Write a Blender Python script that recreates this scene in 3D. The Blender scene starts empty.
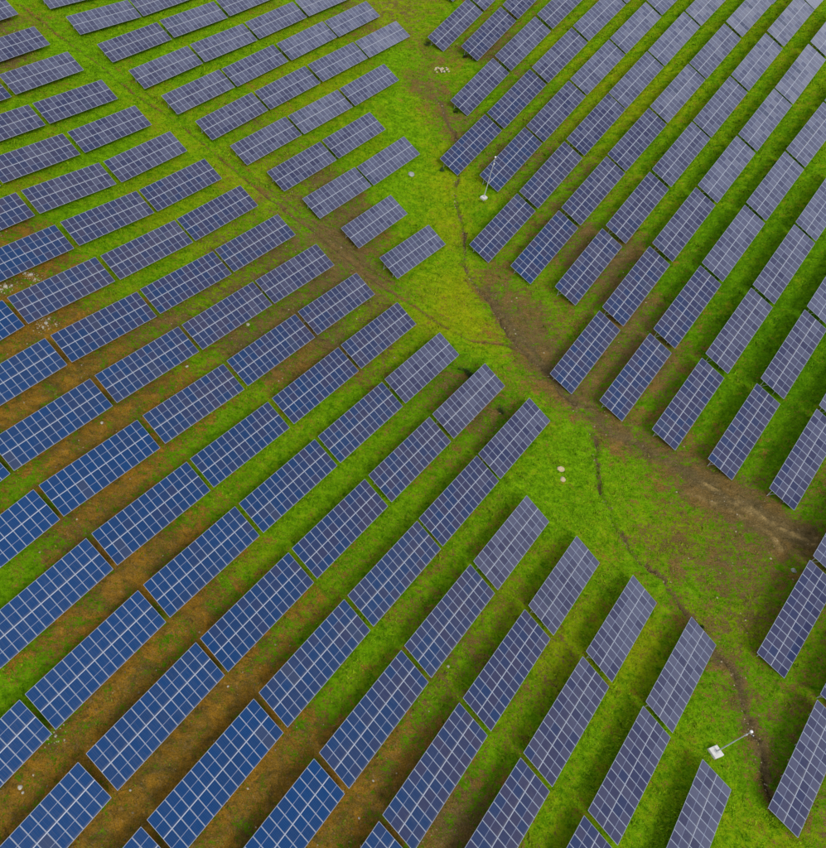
import bpy, math, random
import numpy as np
from mathutils import Matrix, Vector

# ------------------------------------------------------------------ survey of the place (metres)
CAM_F=788.483; CAM_PITCH=0.924158; CAM_PX=245.814; CAM_H=72.8420; TILT=0.42569
TERRAIN_C=[-4.1798, 3.7884, 0.0686, 0.1397, 0.2063, 0.4142, 0.4331, -0.2279, -0.8652, -0.9992, -0.6774, -0.2206, -0.0231, 0.0019, 0.0005, 0.1132, 0.1781, 0.2941, 0.7334, 0.5821, -0.306, -0.7658, -1.4115, -1.2354, -0.2822, 0.0616, 0.0294, 0.0036, 0.0929, 0.1155, 0.3964, 0.7884, 0.028, 0.1856, 0.8721, -1.0215, -1.0778, 0.3923, 0.4537, 0.1119, 0.0111, 0.08, 0.2588, 0.9719, 0.9145, -0.764, 0.2356, 0.6095, -1.9632, -0.4585, 1.5297, 0.8877, 0.1759, 0.0151, 0.1947, 0.5645, 1.1917, 0.3826, -1.1402, 0.0426, -1.1385, -2.8651, -0.0674, 1.3569, 0.578, 0.0959, 0.009, 0.5507, 1.0833, 0.9542, -0.4573, -0.5545, 0.649, -1.0666, -1.3203, -0.0094, -0.0959, -0.0325, 0.0727, 0.0265, 0.8442, 1.4455, 0.7227, -0.6227, 0.1421, -0.228, -1.7384, 0.1563, 0.1183, -0.4536, 0.3749, 0.3759, 0.0883, 0.5962, 0.9028, 0.0014, -0.7526, 0.3552, -1.5111, -2.6267, 0.6685, 0.2521, 0.0901, 1.119, 0.6687, 0.14, 0.2242, 0.4737, -0.0532, -0.5389, 0.7039, -1.1449, -2.295, 0.6736, -0.2342, -0.2129, 1.1522, 0.8175, 0.2256, 0.2269, 0.7371, 0.3174, -0.8567, 0.5511, -0.3739, -1.8714, 0.6528, -0.4221, -0.4298, 1.4068, 1.2577, 0.4272, 0.2564, 0.6425, -0.1091, -1.2862, 0.6035, -0.3523, -2.1474, 0.5781, -0.1816, -0.2922, 1.5502, 1.4279, 0.4958, 0.1166, 0.1644, -0.4818, -0.8062, 0.4275, -1.242, -2.082, 0.7632, 0.1973, -0.3201, 0.7958, 0.8192, 0.2887, 0.0184, -0.029, -0.2738, -0.2407, -0.0551, -1.1955, -0.9218, 0.8142, 0.2988, -0.2766, 0.1064, 0.2107, 0.0809, -0.0003, -0.0179, -0.0625, -0.0517, -0.1388, -0.4667, -0.173, 0.3415, 0.0937, -0.1309, -0.0406, 0.0167, 0.0099]
TABLES=[
('A0',1,-29.603,142.072,8.867,0.8126,-0.1331),
('A1',1,-23.933,135.723,7.728,0.8126,-0.1291),
('A1',2,-14.515,145.682,6.263,0.8135,-0.0826),
('A2',1,-18.313,129.568,6.592,0.8390,-0.0960),
('A2',2,-8.978,139.858,5.359,0.8325,-0.1032),
('A2',3,0.402,150.077,4.235,0.8306,-0.0781),
('A3',1,-12.847,123.584,5.541,0.8501,-0.0914),
('A3',2,-3.647,133.913,4.279,0.8447,-0.1025),
('A3',3,5.579,144.265,3.078,0.8429,-0.0779),
('A3',4,14.879,154.696,1.924,0.8417,-0.0903),
('A4',1,-7.450,118.274,4.372,0.8535,-0.0945),
('A4',2,1.694,128.675,3.073,0.8550,-0.0829),
('A4',3,11.009,139.330,1.852,0.8590,-0.0775),
('A4',4,20.110,149.859,0.610,0.8592,-0.0804),
('A5',1,-2.064,113.630,2.979,0.8582,-0.0837),
('A5',2,7.084,124.128,1.718,0.8546,-0.0869),
('A5',3,16.311,134.622,0.515,0.8512,-0.0890),
('A5',4,25.449,144.886,-0.698,0.8515,-0.0866),
('A6',1,3.283,109.290,1.460,0.8535,-0.1003),
('A6',2,12.470,119.705,0.018,0.8516,-0.0973),
('A6',3,21.664,130.095,-1.171,0.8513,-0.0789),
('A7',1,8.802,105.244,-0.336,0.8606,-0.1118),
('A7',2,17.860,115.749,-1.723,0.8588,-0.0950),
('A8',1,14.079,100.915,-2.005,0.8479,-0.1142),
('A8',2,23.288,111.235,-3.467,0.8481,-0.0806),
('A9',1,19.548,96.184,-3.651,0.8624,-0.1264),
('A10',1,24.846,90.774,-4.858,0.8416,-0.1515),
('L0',1,-43.075,128.352,11.299,0.8665,-0.0896),
('L1',1,-36.949,120.958,10.216,0.8665,-0.1148),
('L2',1,-31.062,115.520,9.052,0.8672,-0.1331),
('L2',2,-40.114,104.876,10.787,0.8666,-0.1316),
('L3',1,-25.349,109.855,7.715,0.8576,-0.1506),
('L3',2,-34.475,99.377,9.864,0.8581,-0.1579),
('L4',1,-19.857,104.743,6.410,0.8629,-0.1440),
('L4',2,-28.976,94.168,8.694,0.8676,-0.1808),
('L5',1,-14.361,99.854,5.058,0.8597,-0.1266),
('L5',2,-23.563,89.338,7.402,0.8550,-0.2005),
('L5',3,-32.714,78.890,9.918,0.8538,-0.1622),
('L6',1,-9.109,95.120,3.679,0.8585,-0.1398),
('L6',2,-18.114,84.782,6.005,0.8545,-0.1933),
('L6',3,-27.300,74.290,8.576,0.8538,-0.1826),
('L7',1,-3.802,90.627,2.281,0.8602,-0.1407),
('L7',2,-12.704,80.302,4.461,0.8563,-0.1774),
('L7',3,-21.866,69.876,7.158,0.8537,-0.1922),
('L7',4,-30.918,59.462,9.146,0.8552,-0.0909),
('L8',1,1.505,85.933,0.864,0.8499,-0.1456),
('L8',2,-7.466,75.677,3.048,0.8501,-0.1812),
('L8',3,-16.511,65.364,5.574,0.8469,-0.1955),
('L8',4,-25.700,54.978,7.846,0.8465,-0.1272),
('L9',1,6.879,81.336,-0.593,0.8476,-0.1613),
('L9',2,-2.161,71.116,1.646,0.8513,-0.1614),
('L9',3,-11.217,60.788,4.086,0.8545,-0.1861),
('L9',4,-20.278,50.341,6.425,0.8554,-0.1542),
('L9',5,-29.353,39.879,7.591,0.8552,-0.0166),
('L10',1,12.372,76.895,-1.928,0.8501,-0.1704),
('L10',2,3.329,66.585,0.216,0.8530,-0.1596),
('L10',3,-5.709,56.245,2.534,0.8547,-0.2027),
('L10',4,-14.864,45.777,5.023,0.8499,-0.1707),
('L10',5,-23.959,35.406,6.542,0.8499,-0.0498),
('L11',1,17.738,72.264,-3.170,0.8528,-0.1613),
('L11',2,8.706,61.913,-1.072,0.8541,-0.1512),
('L11',3,-0.403,51.522,1.143,0.8594,-0.1980),
('L11',4,-9.336,41.182,3.642,0.8555,-0.1693),
('L11',5,-18.381,30.694,5.360,0.8575,-0.0765),
('L12',1,23.031,67.593,-4.309,0.8479,-0.1470),
('L12',2,13.921,57.185,-2.257,0.8517,-0.1569),
('L12',3,4.879,46.820,-0.036,0.8565,-0.1681),
('L12',4,-4.116,36.416,2.379,0.8620,-0.1726),
('L12',5,-13.085,25.824,4.234,0.8635,-0.0890),
('L12',6,-22.065,15.323,4.734,0.8608,0.0143),
('L13',1,28.599,63.080,-5.515,0.8499,-0.1397),
('L13',2,19.443,52.626,-3.418,0.8529,-0.1610),
('L13',3,10.311,42.113,-1.139,0.8561,-0.1699),
('L13',4,1.368,31.686,1.136,0.8643,-0.1688),
('L13',5,-7.545,21.260,3.100,0.8647,-0.1076),
('L13',6,-16.666,10.558,3.812,0.8653,0.0008),
('L14',1,33.667,58.023,-6.652,0.8490,-0.1177),
('L14',2,24.645,47.661,-4.551,0.8549,-0.1645),
('L14',3,15.730,37.351,-2.129,0.8538,-0.1808),
('L14',4,6.754,27.028,0.138,0.8585,-0.1645),
('L14',5,-2.277,16.516,1.943,0.8627,-0.1049),
('L14',6,-11.294,5.977,2.809,0.8629,-0.0151),
('L15',1,29.979,42.880,-5.661,0.8562,-0.1962),
('L15',2,20.954,32.562,-3.082,0.8550,-0.1784),
('L15',3,11.990,22.202,-0.912,0.8564,-0.1508),
('L15',4,2.891,11.749,0.778,0.8580,-0.0981),
('L16',1,35.113,38.205,-6.745,0.8581,-0.2206),
('L16',2,26.105,27.900,-4.150,0.8572,-0.1719),
('L16',3,17.142,17.535,-2.105,0.8637,-0.1517),
('L16',4,8.239,7.051,-0.570,0.8638,-0.0932),
('L17',1,40.484,33.687,-7.765,0.8451,-0.1911),
('L17',2,31.294,23.310,-5.418,0.8492,-0.1514),
('L17',3,22.178,12.948,-3.457,0.8499,-0.1206),
('L18',1,45.737,29.029,-8.736,0.8404,-0.1465),
('L18',2,36.609,18.732,-6.858,0.8468,-0.1370),
('L18',3,27.395,8.425,-5.128,0.8471,-0.1179),
('L19',1,41.686,13.915,-8.404,0.8820,-0.0969),
('R0',1,43.130,164.213,1.986,0.8603,0.1980),
('R1',1,39.559,149.648,-0.422,0.8603,0.1785),
('R1',2,48.490,160.057,2.179,0.8605,0.1914),
('R2',1,45.093,145.841,-0.179,0.8641,0.1775),
('R2',2,54.035,156.233,2.400,0.8632,0.1786),
('R3',1,41.312,131.120,-2.176,0.8529,0.1721),
('R3',2,50.419,141.533,0.200,0.8466,0.1620),
('R3',3,59.553,151.799,2.548,0.8455,0.1533),
('R4',1,37.586,116.337,-3.926,0.8490,0.1369),
('R4',2,46.782,126.690,-1.828,0.8457,0.1696),
('R4',3,55.922,136.928,0.471,0.8454,0.1532),
('R4',4,64.981,147.130,2.573,0.8446,0.1356),
('R4',5,74.086,157.383,4.078,0.8446,0.0782),
('R5',1,43.305,111.945,-3.736,0.8499,0.1686),
('R5',2,52.341,122.133,-1.387,0.8487,0.1730),
('R5',3,61.330,132.310,0.777,0.8519,0.1297),
('R5',4,70.277,142.538,2.573,0.8560,0.1185),
('R5',5,79.188,152.902,4.108,0.8558,0.0812),
('R6',1,39.406,96.812,-5.423,0.8481,0.1341),
('R6',2,48.577,107.180,-3.284,0.8488,0.1725),
('R6',3,57.620,117.439,-0.889,0.8517,0.1541),
('R6',4,66.558,127.711,1.027,0.8537,0.1320),
('R6',5,75.597,138.061,2.844,0.8525,0.1384),
('R6',6,84.688,148.409,4.417,0.8524,0.0910),
('R7',1,44.658,92.072,-5.163,0.8463,0.1723),
('R7',2,53.817,102.353,-2.712,0.8448,0.1682),
('R7',3,62.775,112.559,-0.488,0.8465,0.1396),
('R7',4,71.863,122.909,1.408,0.8491,0.1361),
('R7',5,80.960,133.217,3.160,0.8515,0.1300),
('R7',6,89.988,143.542,4.914,0.8511,0.0999),
('R8',1,49.902,87.366,-4.807,0.8552,0.1767),
('R8',2,59.046,97.625,-2.227,0.8546,0.1672),
('R8',3,68.109,107.948,-0.048,0.8535,0.1330),
('R8',4,77.148,118.372,1.728,0.8566,0.1363),
('R8',5,86.166,128.783,3.637,0.8564,0.1418),
('R8',6,95.156,139.177,5.478,0.8544,0.1038),
('R8',7,104.194,149.557,6.098,0.8544,-0.0119),
('R9',1,46.244,72.482,-6.806,0.8565,0.1347),
('R9',2,55.352,82.926,-4.450,0.8532,0.1844),
('R9',3,64.389,93.200,-1.825,0.8535,0.1694),
('R9',4,73.434,103.571,0.296,0.8561,0.1348),
('R9',5,82.474,113.945,2.125,0.8582,0.1290),
('R9',6,91.362,124.260,4.029,0.8643,0.1522),
('R9',7,100.305,134.673,5.822,0.8642,0.0875),
('R10',1,51.876,68.179,-6.959,0.8503,0.1690),
('R10',2,61.003,78.525,-4.187,0.8515,0.1869),
('R10',3,69.924,88.791,-1.638,0.8520,0.1706),
('R10',4,78.964,99.199,0.472,0.8485,0.1337),
('R10',5,88.103,109.481,2.406,0.8365,0.1442),
('R10',6,97.256,119.621,4.371,0.8365,0.1373),
('R11',1,57.315,63.614,-6.955,0.8533,0.1873),
('R11',2,66.341,73.905,-4.073,0.8547,0.1779),
('R11',3,75.265,84.287,-1.580,0.8579,0.1712),
('R11',4,84.251,94.736,0.468,0.8569,0.1340),
('R12',1,62.643,58.968,-6.687,0.8581,0.1963),
('R12',2,71.661,69.414,-3.798,0.8624,0.1782),
('R12',3,80.631,79.883,-1.576,0.8620,0.1337),
('R13',1,67.904,54.281,-6.016,0.8653,0.1953),
('R13',2,76.723,64.638,-3.473,0.8653,0.1527),
('S1',1,60.392,35.085,-8.825,0.8498,0.1630),
('S2',1,55.800,20.035,-10.095,0.8574,0.0481),
('S2',2,64.959,30.619,-8.417,0.8569,0.1764),
('L4',3,-37.754,83.813,10.937,0.8676,-0.1808),
('R7',7,99.039,153.869,5.686,0.8511,0.0999),
('S1',2,69.381,45.313,-6.325,0.8498,0.1630),
]
# ground cover samples: x, y, soil, yellow moss, mud, dark sward
COVER=[(-37.5,137.4,0.15,0.36,0,0),(-37.0,129.7,0.5,0.36,0.75,0),(-36.7,118.5,0.5,0.45,0.75,0),(-28.4,112.9,0.15,0.18,0,0),(-23.9,111.8,0.1,0.18,0,0),(-21.3,101.2,0.05,0.09,0,0),(-29.0,88.9,0.2,0.45,0,0),(-28.8,95.9,0.1,0.18,0,0),(-23.3,89.8,0.05,0.09,0,0),(-30.2,81.1,0.68,0.27,0,0),(-25.8,76.6,0.68,0.36,0,0),(-28.9,70.3,0.68,0.36,0,0),(-20.5,82.3,0,0.18,0,0),(-12.6,79.5,0.05,0.18,0,0),(-23.4,67.5,0.68,0.45,0,0),(-17.0,72.9,0.35,0.45,0,0),(-23.5,65.0,0.68,0.27,0,0),(-10.6,67.8,0.6,0.45,0.75,0),(-3.4,75.0,0.5,0.54,0.75,0),(-17.0,61.2,0.74,0.18,0,0),(-23.7,55.3,0.74,0,0,0),(-7.9,63.5,0.4,0.36,0,0),(-12.1,56.4,0.74,0.09,0,0),(-19.8,49.3,0.74,0.09,0,0),(-22.8,42.7,0.6,0.18,0,0),(-24.1,41.4,0.15,0.09,0,0),(-14.4,46.4,0.74,0.09,0,0),(-6.4,54.7,0.55,0.36,0,0),(0.5,57.5,0.2,0.18,0,0),(-2.9,52.5,0.2,0.18,0,0),(1.8,67.4,0.68,0.09,0.75,0),(6.9,66.8,0.6,0.18,0.2,0),(9.8,72.7,0.68,0.09,0.75,0),(3.4,84.6,0.55,0.45,0.75,0),(13.2,82.3,0.68,0.09,0.75,0),(18.1,73.7,0.3,0.54,0.75,0),(-2.2,87.1,0.35,0.45,0.75,0),(9.4,90.6,0.6,0.27,0.75,0),(-10.7,90.9,0.1,0.45,0,0),(-17.1,35.6,0.7,0.09,0.3,0),(-22.3,33.1,0.15,0.09,0,0),(-11.8,40.7,0.74,0.09,0,0),(-7.6,36.7,0.74,0,0,0),(-4.9,44.2,0.25,0.18,0,0),(1.6,50.5,0.05,0.09,0,0),(6.1,48.5,0.05,0.09,0,0),(10.2,57.8,0.1,0.18,0,0),(4.8,44.4,0.1,0.18,0,0),(-0.6,36.4,0.35,0.54,0,0),(-4.5,32.7,0.74,0.09,0,0),(-10.6,26.3,0.74,0,0,0),(-18.6,26.7,0.74,0.09,0,0),(-19.8,23.0,0.05,0,0,0),(-19.3,23.9,0.1,0,0,0),(-19.6,16.6,0.7,0.27,0,0),(-15.7,17.5,0.7,0.27,0,0),(-10.2,20.9,0.74,0,0,0),(-5.0,23.0,0.74,0,0,0),(-8.0,14.6,0.74,0.09,0,0),(-1.5,24.1,0.74,0.09,0,0),(0.4,28.1,0.74,0.18,0,0),(5.3,29.5,0.5,0.27,0,0),(6.4,31.7,0.3,0.36,0,0),(2.1,16.6,0.74,0,0,0),(12.1,27.8,0,0.18,0,0),(9.8,25.0,0.1,0.18,0,0),(6.6,22.1,0.65,0.18,0,0),(1.8,18.5,0.74,0.09,0,0),(-2.6,14.8,0.74,0,0,0),(11.3,16.9,0.74,0.09,0,0),(15.8,22.9,0.6,0.27,0,0),(9.4,14.2,0.74,0,0,0),(7.1,12.1,0.74,0,0,0),(15.5,22.7,0.74,0.09,0,0),(20.1,27.9,0.4,0.36,0.75,0),(18.1,25.5,0.3,0.27,0.75,0),(15.3,16.6,0.7,0,0,0),(19.4,15.7,0.68,0.09,0.75,0),(21.9,19.6,0.25,0.27,0,0),(25.9,23.6,0.15,0.27,0,0),(24.4,22.1,0.4,0.27,0.75,0),(32.3,29.8,0.3,0.63,0.75,0),(28.2,26.1,0.4,0.36,0.75,0),(29.1,15.1,0.05,0.18,0,0),(33.1,21.1,0.05,0.18,0,0),(36.7,25.2,0.1,0.27,0,0),(26.9,13.2,0.3,0.54,0.75,0),(42.1,30.6,0.25,0.63,0,0),(40.4,18.9,0.05,0.18,0,0),(41.4,31.2,0.2,0.63,0,0),(35.4,16.6,0.1,0.27,0,0),(43.0,17.0,0.1,0.27,0,0),(45.3,24.5,0.05,0.18,0,0),(48.9,26.5,0.05,0.18,0,0),(49.8,29.0,0.68,0.09,0.75,0),(52.4,30.3,0.68,0.18,0.75,0),(52.5,27.4,0.68,0,0.75,0),(51.8,23.3,0.68,0,0.75,0),(52.0,20.8,0.68,0,0.75,0),(55.2,26.1,0.35,0.36,0.75,0.4),(57.0,25.3,0.4,0.45,0.75,0.3),(54.5,28.9,0.05,0.18,0,0),(50.3,19.3,0.15,0.09,0,0.4),(47.9,15.9,0.1,0.45,0,0),(50.0,14.1,0.1,0.27,0,0),(56.7,16.1,0.5,0.45,0.75,0),(46.9,23.2,0.05,0.18,0,0),(49.0,19.9,0.1,0.18,0,0),(45.7,17.1,0.1,0.27,0,0),(54.2,21.0,0.3,0.09,0.75,0.6),(48.7,60.1,0.68,0,0.8,0),(52.7,57.6,0.68,0,0.8,0),(54.2,53.8,0.68,0.18,0.75,0),(52.9,51.3,0.68,0.18,0.75,0),(57.7,52.8,0.68,0,0.75,0),(62.1,47.4,0.68,0.27,0.75,0),(64.1,45.1,0.68,0.36,0.75,0),(62.3,44.7,0.68,0.27,0.75,0),(58.9,46.6,0.68,0.18,0.75,0),(53.9,46.3,0.1,0.72,0,0),(50.7,52.4,0.1,0.27,0,0),(48.4,55.1,0.05,0.18,0,0),(49.5,46.3,0.35,0.54,0.75,0),(50.1,43.2,0.5,0.36,0.75,0),(55.5,42.7,0.68,0.18,0.75,0),(60.2,41.8,0.68,0.27,0.75,0),(66.0,43.9,0.3,0.72,0.75,0),(53.2,38.5,0.5,0.45,0.75,0),(57.1,38.7,0.65,0.18,0.75,0),(59.1,38.4,0.3,0.45,0.75,0.2),(61.2,40.7,0.1,0.18,0,0.6),(64.6,55.1,0,0,0,0.6),(61.9,52.1,0.6,0.09,0.75,0),(66.2,47.7,0.5,0.09,0.75,0.3),(67.1,46.5,0.2,0.09,0,0.7),(56.2,56.4,0.55,0.09,0.75,0),(57.2,58.5,0.2,0.18,0,0.3),(54.7,35.7,0.3,0.63,0.75,0),(52.9,33.4,0.4,0.45,0.75,0),(57.8,33.3,0.1,0.18,0,0.6),(51.7,38.1,0.1,0.27,0,0),(46.9,41.6,0.1,0.27,0,0),(48.0,31.0,0.1,0.18,0,0),(50.8,72.0,0.68,0.09,0.75,0.2),(55.7,69.6,0.6,0.18,0.75,0.2),(54.2,65.9,0.6,0.09,0.75,0.4),(51.6,65.3,0.25,0.45,0,0.2),(61.4,66.0,0.05,0.09,0,0.5),(55.2,80.6,0.6,0.27,0.75,0.2),(62.0,85.0,0.15,0.09,0,0.5),(54.4,88.0,0.68,0.09,0.75,0.2),(69.1,81.2,0,0.09,0,0.5),(72.0,74.0,0,0,0,0.6),(61.8,63.9,0.05,0.09,0,0.5),(73.5,66.3,0,0,0,0.6),(48.9,92.8,0.6,0.18,0.75,0.1),(48.4,80.0,0.65,0.09,0.75,0.2),(43.6,85.4,0.15,0.18,0,0),(43.3,80.3,0.5,0.27,0.75,0),(46.0,79.2,0.15,0.54,0,0),(40.4,77.1,0.68,0.27,0.75,0),(38.7,82.1,0.68,0.09,0.75,0),(36.3,85.8,0.68,0.09,0.75,0),(40.3,80.1,0.68,0.18,0.75,0),(41.0,72.3,0.68,0.27,0.75,0),(38.6,71.3,0.68,0.09,0.75,0),(42.3,68.0,0.68,0,0.8,0),(44.5,65.5,0.68,0.09,0.75,0),(46.2,61.9,0.6,0.27,0.75,0),(32.4,85.6,0.1,0.9,0,0),(29.2,78.7,0.1,0.9,0,0),(34.0,76.8,0.1,0.855,0,0),(27.0,89.4,0,0.09,0,0),(30.7,101.2,0.1,0.81,0,0),(26.7,100.7,0,0.09,0,0),(29.4,72.7,0,0.27,0,0),(35.6,67.5,0.25,0.54,0,0),(37.9,64.7,0.15,0.54,0,0),(25.8,81.0,0.2,0.45,0,0),(35.6,103.2,0.1,0.18,0,0.2),(34.8,72.0,0.2,0.54,0,0),(40.7,60.9,0.05,0.18,0,0),(42.7,58.0,0.05,0.09,0,0),(40.8,50.7,0.05,0.09,0,0),(42.3,46.6,0.05,0.18,0,0),(36.6,54.5,0.05,0.18,0,0),(27.1,157.1,0.4,0.72,0.75,0),(29.8,154.0,0.5,0.63,0.75,0),(32.9,155.8,0.4,0.54,0.75,0),(30.3,141.4,0,0,0,0),(33.1,141.5,0.6,0.45,0.75,0),(32.8,134.2,0.68,0.36,0.75,0),(34.6,131.4,0.6,0.27,0.75,0),(34.3,124.7,0.68,0.18,0.75,0),(35.4,121.6,0.5,0.18,0.75,0),(31.1,124.4,0.15,0.72,0,0),(28.4,124.1,0,0.09,0,0),(28.4,116.6,0,0.09,0,0),(32.7,116.9,0.1,0.54,0,0),(32.3,107.4,0.1,0.81,0,0),(29.0,107.1,0,0.18,0,0),(38.9,136.8,0.05,0.18,0,0),(40.0,132.4,0.05,0.18,0,0.2),(37.4,153.8,0.2,0.27,0,0),(45.2,143.2,0.6,0.18,0.75,0.2),(48.9,133.7,0.4,0.27,0.75,0.2),(41.7,132.2,0.2,0.18,0,0.3),(56.5,137.8,0.1,0.45,0,0),(45.4,118.3,0.4,0.36,0.75,0),(42.4,115.1,0.5,0.27,0.75,0),(67.5,127.0,0.1,0.54,0,0),(80.0,136.2,0.05,0.27,0,0.1),(89.1,134.0,0.1,0.36,0,0.1),(92.1,124.6,0.1,0.27,0,0.2),(68.6,108.4,0.05,0.18,0,0.3),(72.0,90.6,0,0.09,0,0.5),(47.5,108.1,0.5,0.27,0.75,0),(54.2,104.2,0.4,0.36,0.75,0),(60.6,100.6,0.1,0.27,0,0.3),(89.1,107.7,0.05,0.18,0,0.3),(78.2,84.4,0,0.09,0,0.5),(58.8,117.8,0.2,0.45,0,0),(-23.1,134.6,0.05,0.18,0,0),(-10.9,125.9,0.05,0.18,0,0),(-2.7,134.4,0.05,0.18,0,0),(5.8,125.2,0.25,0.45,0,0),(-0.9,113.8,0.4,0.36,0.75,0),(14.9,134.2,0.1,0.54,0,0),(-2.4,102.5,0.25,0.45,0,0),(6.8,103.1,0.4,0.54,0.75,0),(11.4,100.2,0.55,0.36,0.75,0),(14.7,102.4,0.6,0.27,0.75,0),(20.6,114.9,0.05,0.36,0,0),(23.4,108.5,0,0.09,0,0),(27.9,104.7,0,0.09,0,0),(18.8,94.6,0.68,0.18,0.75,0),(23.2,92.3,0.1,0.36,0,0),(15.3,90.2,0.68,0.18,0.75,0),(17.2,86.5,0.6,0.27,0.75,0),(19.8,83.0,0.5,0.54,0.75,0),(28.6,86.8,0.1,0.63,0,0),(27.2,129.3,0,0.09,0,0),(20.2,157.3,0.4,0.36,0.75,0),(11.6,140.8,0.2,0.36,0,0),(-15.2,116.1,0.15,0.36,0,0),(-7.0,105.7,0.15,0.45,0,0),(-30.5,128.4,0.05,0.135,0,0),(29.0,68.9,0.55,0,0.8,0.8),(33.0,63.0,0.6,0,0.8,0.5),(18.4,14.5,0.68,0,0.8,0.3),(34.8,64.8,0.6,0,0.8,0.6),(52.1,43.0,0.66,0.45,0.75,0),(55.8,40.4,0.66,0.45,0.75,0),(52.9,41.7,0.66,0.36,0.75,0),(57.8,42.8,0.66,0.45,0.75,0),(49.0,44.3,0.59,0.54,0.75,0),(52.6,35.7,0.59,0.54,0.75,0),(51.1,39.9,0.54,0.45,0.75,0),(55.8,36.9,0.64,0.54,0.75,0),(56.9,35.6,0.54,0.54,0.75,0),(-23.3,120.4,0.05,0.18,0,0),(-15.8,114.5,0.1,0.27,0,0),(-10.9,110.0,0.1,0.36,0,0),(-0.9,101.1,0.25,0.45,0,0),(3.6,96.4,0.3,0.36,0.75,0)]
TRACK=[(-38.31,137.45),(-35.40,134.45),(-29.93,128.67),(-25.71,125.24),(-21.06,120.63),(-16.55,116.04),(-11.85,112.58),(-7.53,108.47),(-3.17,104.07),(2.13,99.10),(4.65,96.94),(7.14,94.89),(10.34,92.41),(13.17,89.64),(15.53,87.47),(17.86,85.20),(21.36,82.52),(24.10,80.57),(26.47,78.25),(28.89,76.65),(31.36,75.17),(34.02,75.06),(36.23,74.78),(37.89,73.59),(39.23,71.91)]
GULLY_A=[(33.81,130.85),(34.54,128.32),(34.93,123.31),(35.78,120.71),(35.93,115.72),(34.87,110.46),(34.04,106.94),(33.74,103.71),(33.99,99.52),(33.84,95.35),(32.81,90.65),(33.45,87.25),(34.57,84.63),(35.63,81.99),(36.72,77.42),(37.77,75.06),(39.46,72.30),(41.23,70.14),(42.04,66.98),(43.64,64.98)]
GULLY_B=[(44.45,60.92),(45.01,59.97),(45.18,59.06),(44.61,57.37),(44.43,55.50),(43.94,53.20),(43.99,51.65),(44.27,50.12),(44.31,47.73),(44.80,46.25),(45.22,44.78),(45.56,43.40),(46.60,42.12),(48.07,40.67),(48.51,38.72),(49.26,36.80),(49.72,35.06),(50.71,32.77),(52.09,30.49),(52.54,28.56),(52.32,26.29),(52.37,24.94),(52.39,23.85),(52.58,22.48),(52.47,20.91),(51.97,19.94),(51.81,18.88),(51.88,17.25)]
MUD_PATH=[(35.51,85.35),(36.95,79.79),(39.40,74.06),(41.10,70.25),(43.74,65.35),(46.83,61.52),(50.59,58.61),(54.63,55.16),(58.33,51.76),(62.24,48.05),(64.96,45.02),(67.01,43.26)]
MUD_EAST=[(50.78,31.67),(52.67,29.84),(52.66,26.88),(52.29,23.85),(52.27,20.95),(52.01,18.15)]
RUT_A=[(56.65,53.88),(59.58,51.22),(62.10,48.61),(63.95,46.18),(65.96,45.00)]
RUT_B=[(54.99,52.29),(58.88,49.71),(61.52,47.20),(62.65,45.67),(62.80,43.97)]
RUT_C=[(59.72,50.59),(63.14,47.26),(65.22,45.77),(66.45,43.95)]
STONES=[
(39.29,54.81,0.94,'pale','large pale round boulder on the bright grass east of the left rows'),
(39.23,53.39,0.74,'pale','smaller pale boulder just below the large round one on bright grass'),
(62.86,41.10,0.63,'grey','lone grey stone beside the upper end of the table at the right edge'),
(27.07,110.40,1.15,'grey','grey rock in the bright green meadow between the two upper blocks'),
(-18.59,15.29,0.45,'white','white rock on brown soil between the two lowest tables at left'),
(-18.34,14.87,0.25,'white','small white stone beside the white rock at lower left'),
(-9.66,15.29,0.22,'white','small white stone below the end of a table at lower left'),
(-16.25,19.31,0.22,'white','small white stone by a table corner near the left edge'),
(-15.80,52.28,0.40,'white','white stone on brown soil between rows in the left block'),
(0.28,71.37,0.58,'white','white stone in the grassy strip amid the left block'),
(-1.64,24.43,0.24,'white','tiny white stone on bare soil in the lower left rows'),
(20.13,28.02,0.30,'white','pale stone on the grass strip between two lower middle rows'),
(9.80,13.87,0.21,'white','tiny white stone on orange soil near the bottom edge'),
(11.33,16.93,0.21,'white','tiny pale stone on brown soil beside a bottom middle table'),
(-26.29,72.70,0.61,'white','larger of the white rocks on the stony strip at left'),
(-27.02,72.89,0.42,'white','small white rock left of the larger one on the stony strip'),
(-25.73,72.12,0.32,'white','small white rock right of the larger one on the stony strip'),
(-28.71,69.97,0.60,'white','white rock on the stony strip at the very left edge'),
(-28.07,70.25,0.38,'white','small white rock near the left edge on the stony strip'),
(-29.16,69.32,0.36,'white','white rock cut by the left edge of the view'),
(-23.49,65.31,0.47,'white','pale rock on brown soil below the stony strip'),
(-23.71,64.59,0.33,'white','small pale stone beside the pale rock below the stony strip'),
(-23.26,66.04,0.28,'white','tiny pale stone above the pale rock below the stony strip'),
(-7.07,62.57,0.41,'white','pale stone below the middle of a table in the left block'),
]
POLES=[(47.281,21.471,7.20),(38.154,105.151,7.58)]
PILE=(35.86,138.40)
SHRUBS=[
(34.05,146.14,1.00,'dark leafy shrub under the lower end of a right block table, near the stone heap'),
(40.51,141.93,0.80,'small dark shrub at the lower end of the second right block row'),
(36.57,126.43,0.80,'low dark shrub beside the table just below the stone heap'),
(32.42,111.88,0.70,'small shrub under the table end left of the upper slender mast'),
(29.10,69.31,1.20,'dark bushy shrub between two left block rows at their valley end'),
(29.63,68.35,0.90,'smaller dark shrub next to the bushy one at the left block valley end'),
(32.89,62.95,1.10,'dark shrub above the upper end of a left block table by the meadow'),
(50.32,34.83,0.80,'dark shrub in the gully beside the upper end of a left block table'),
]


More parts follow.
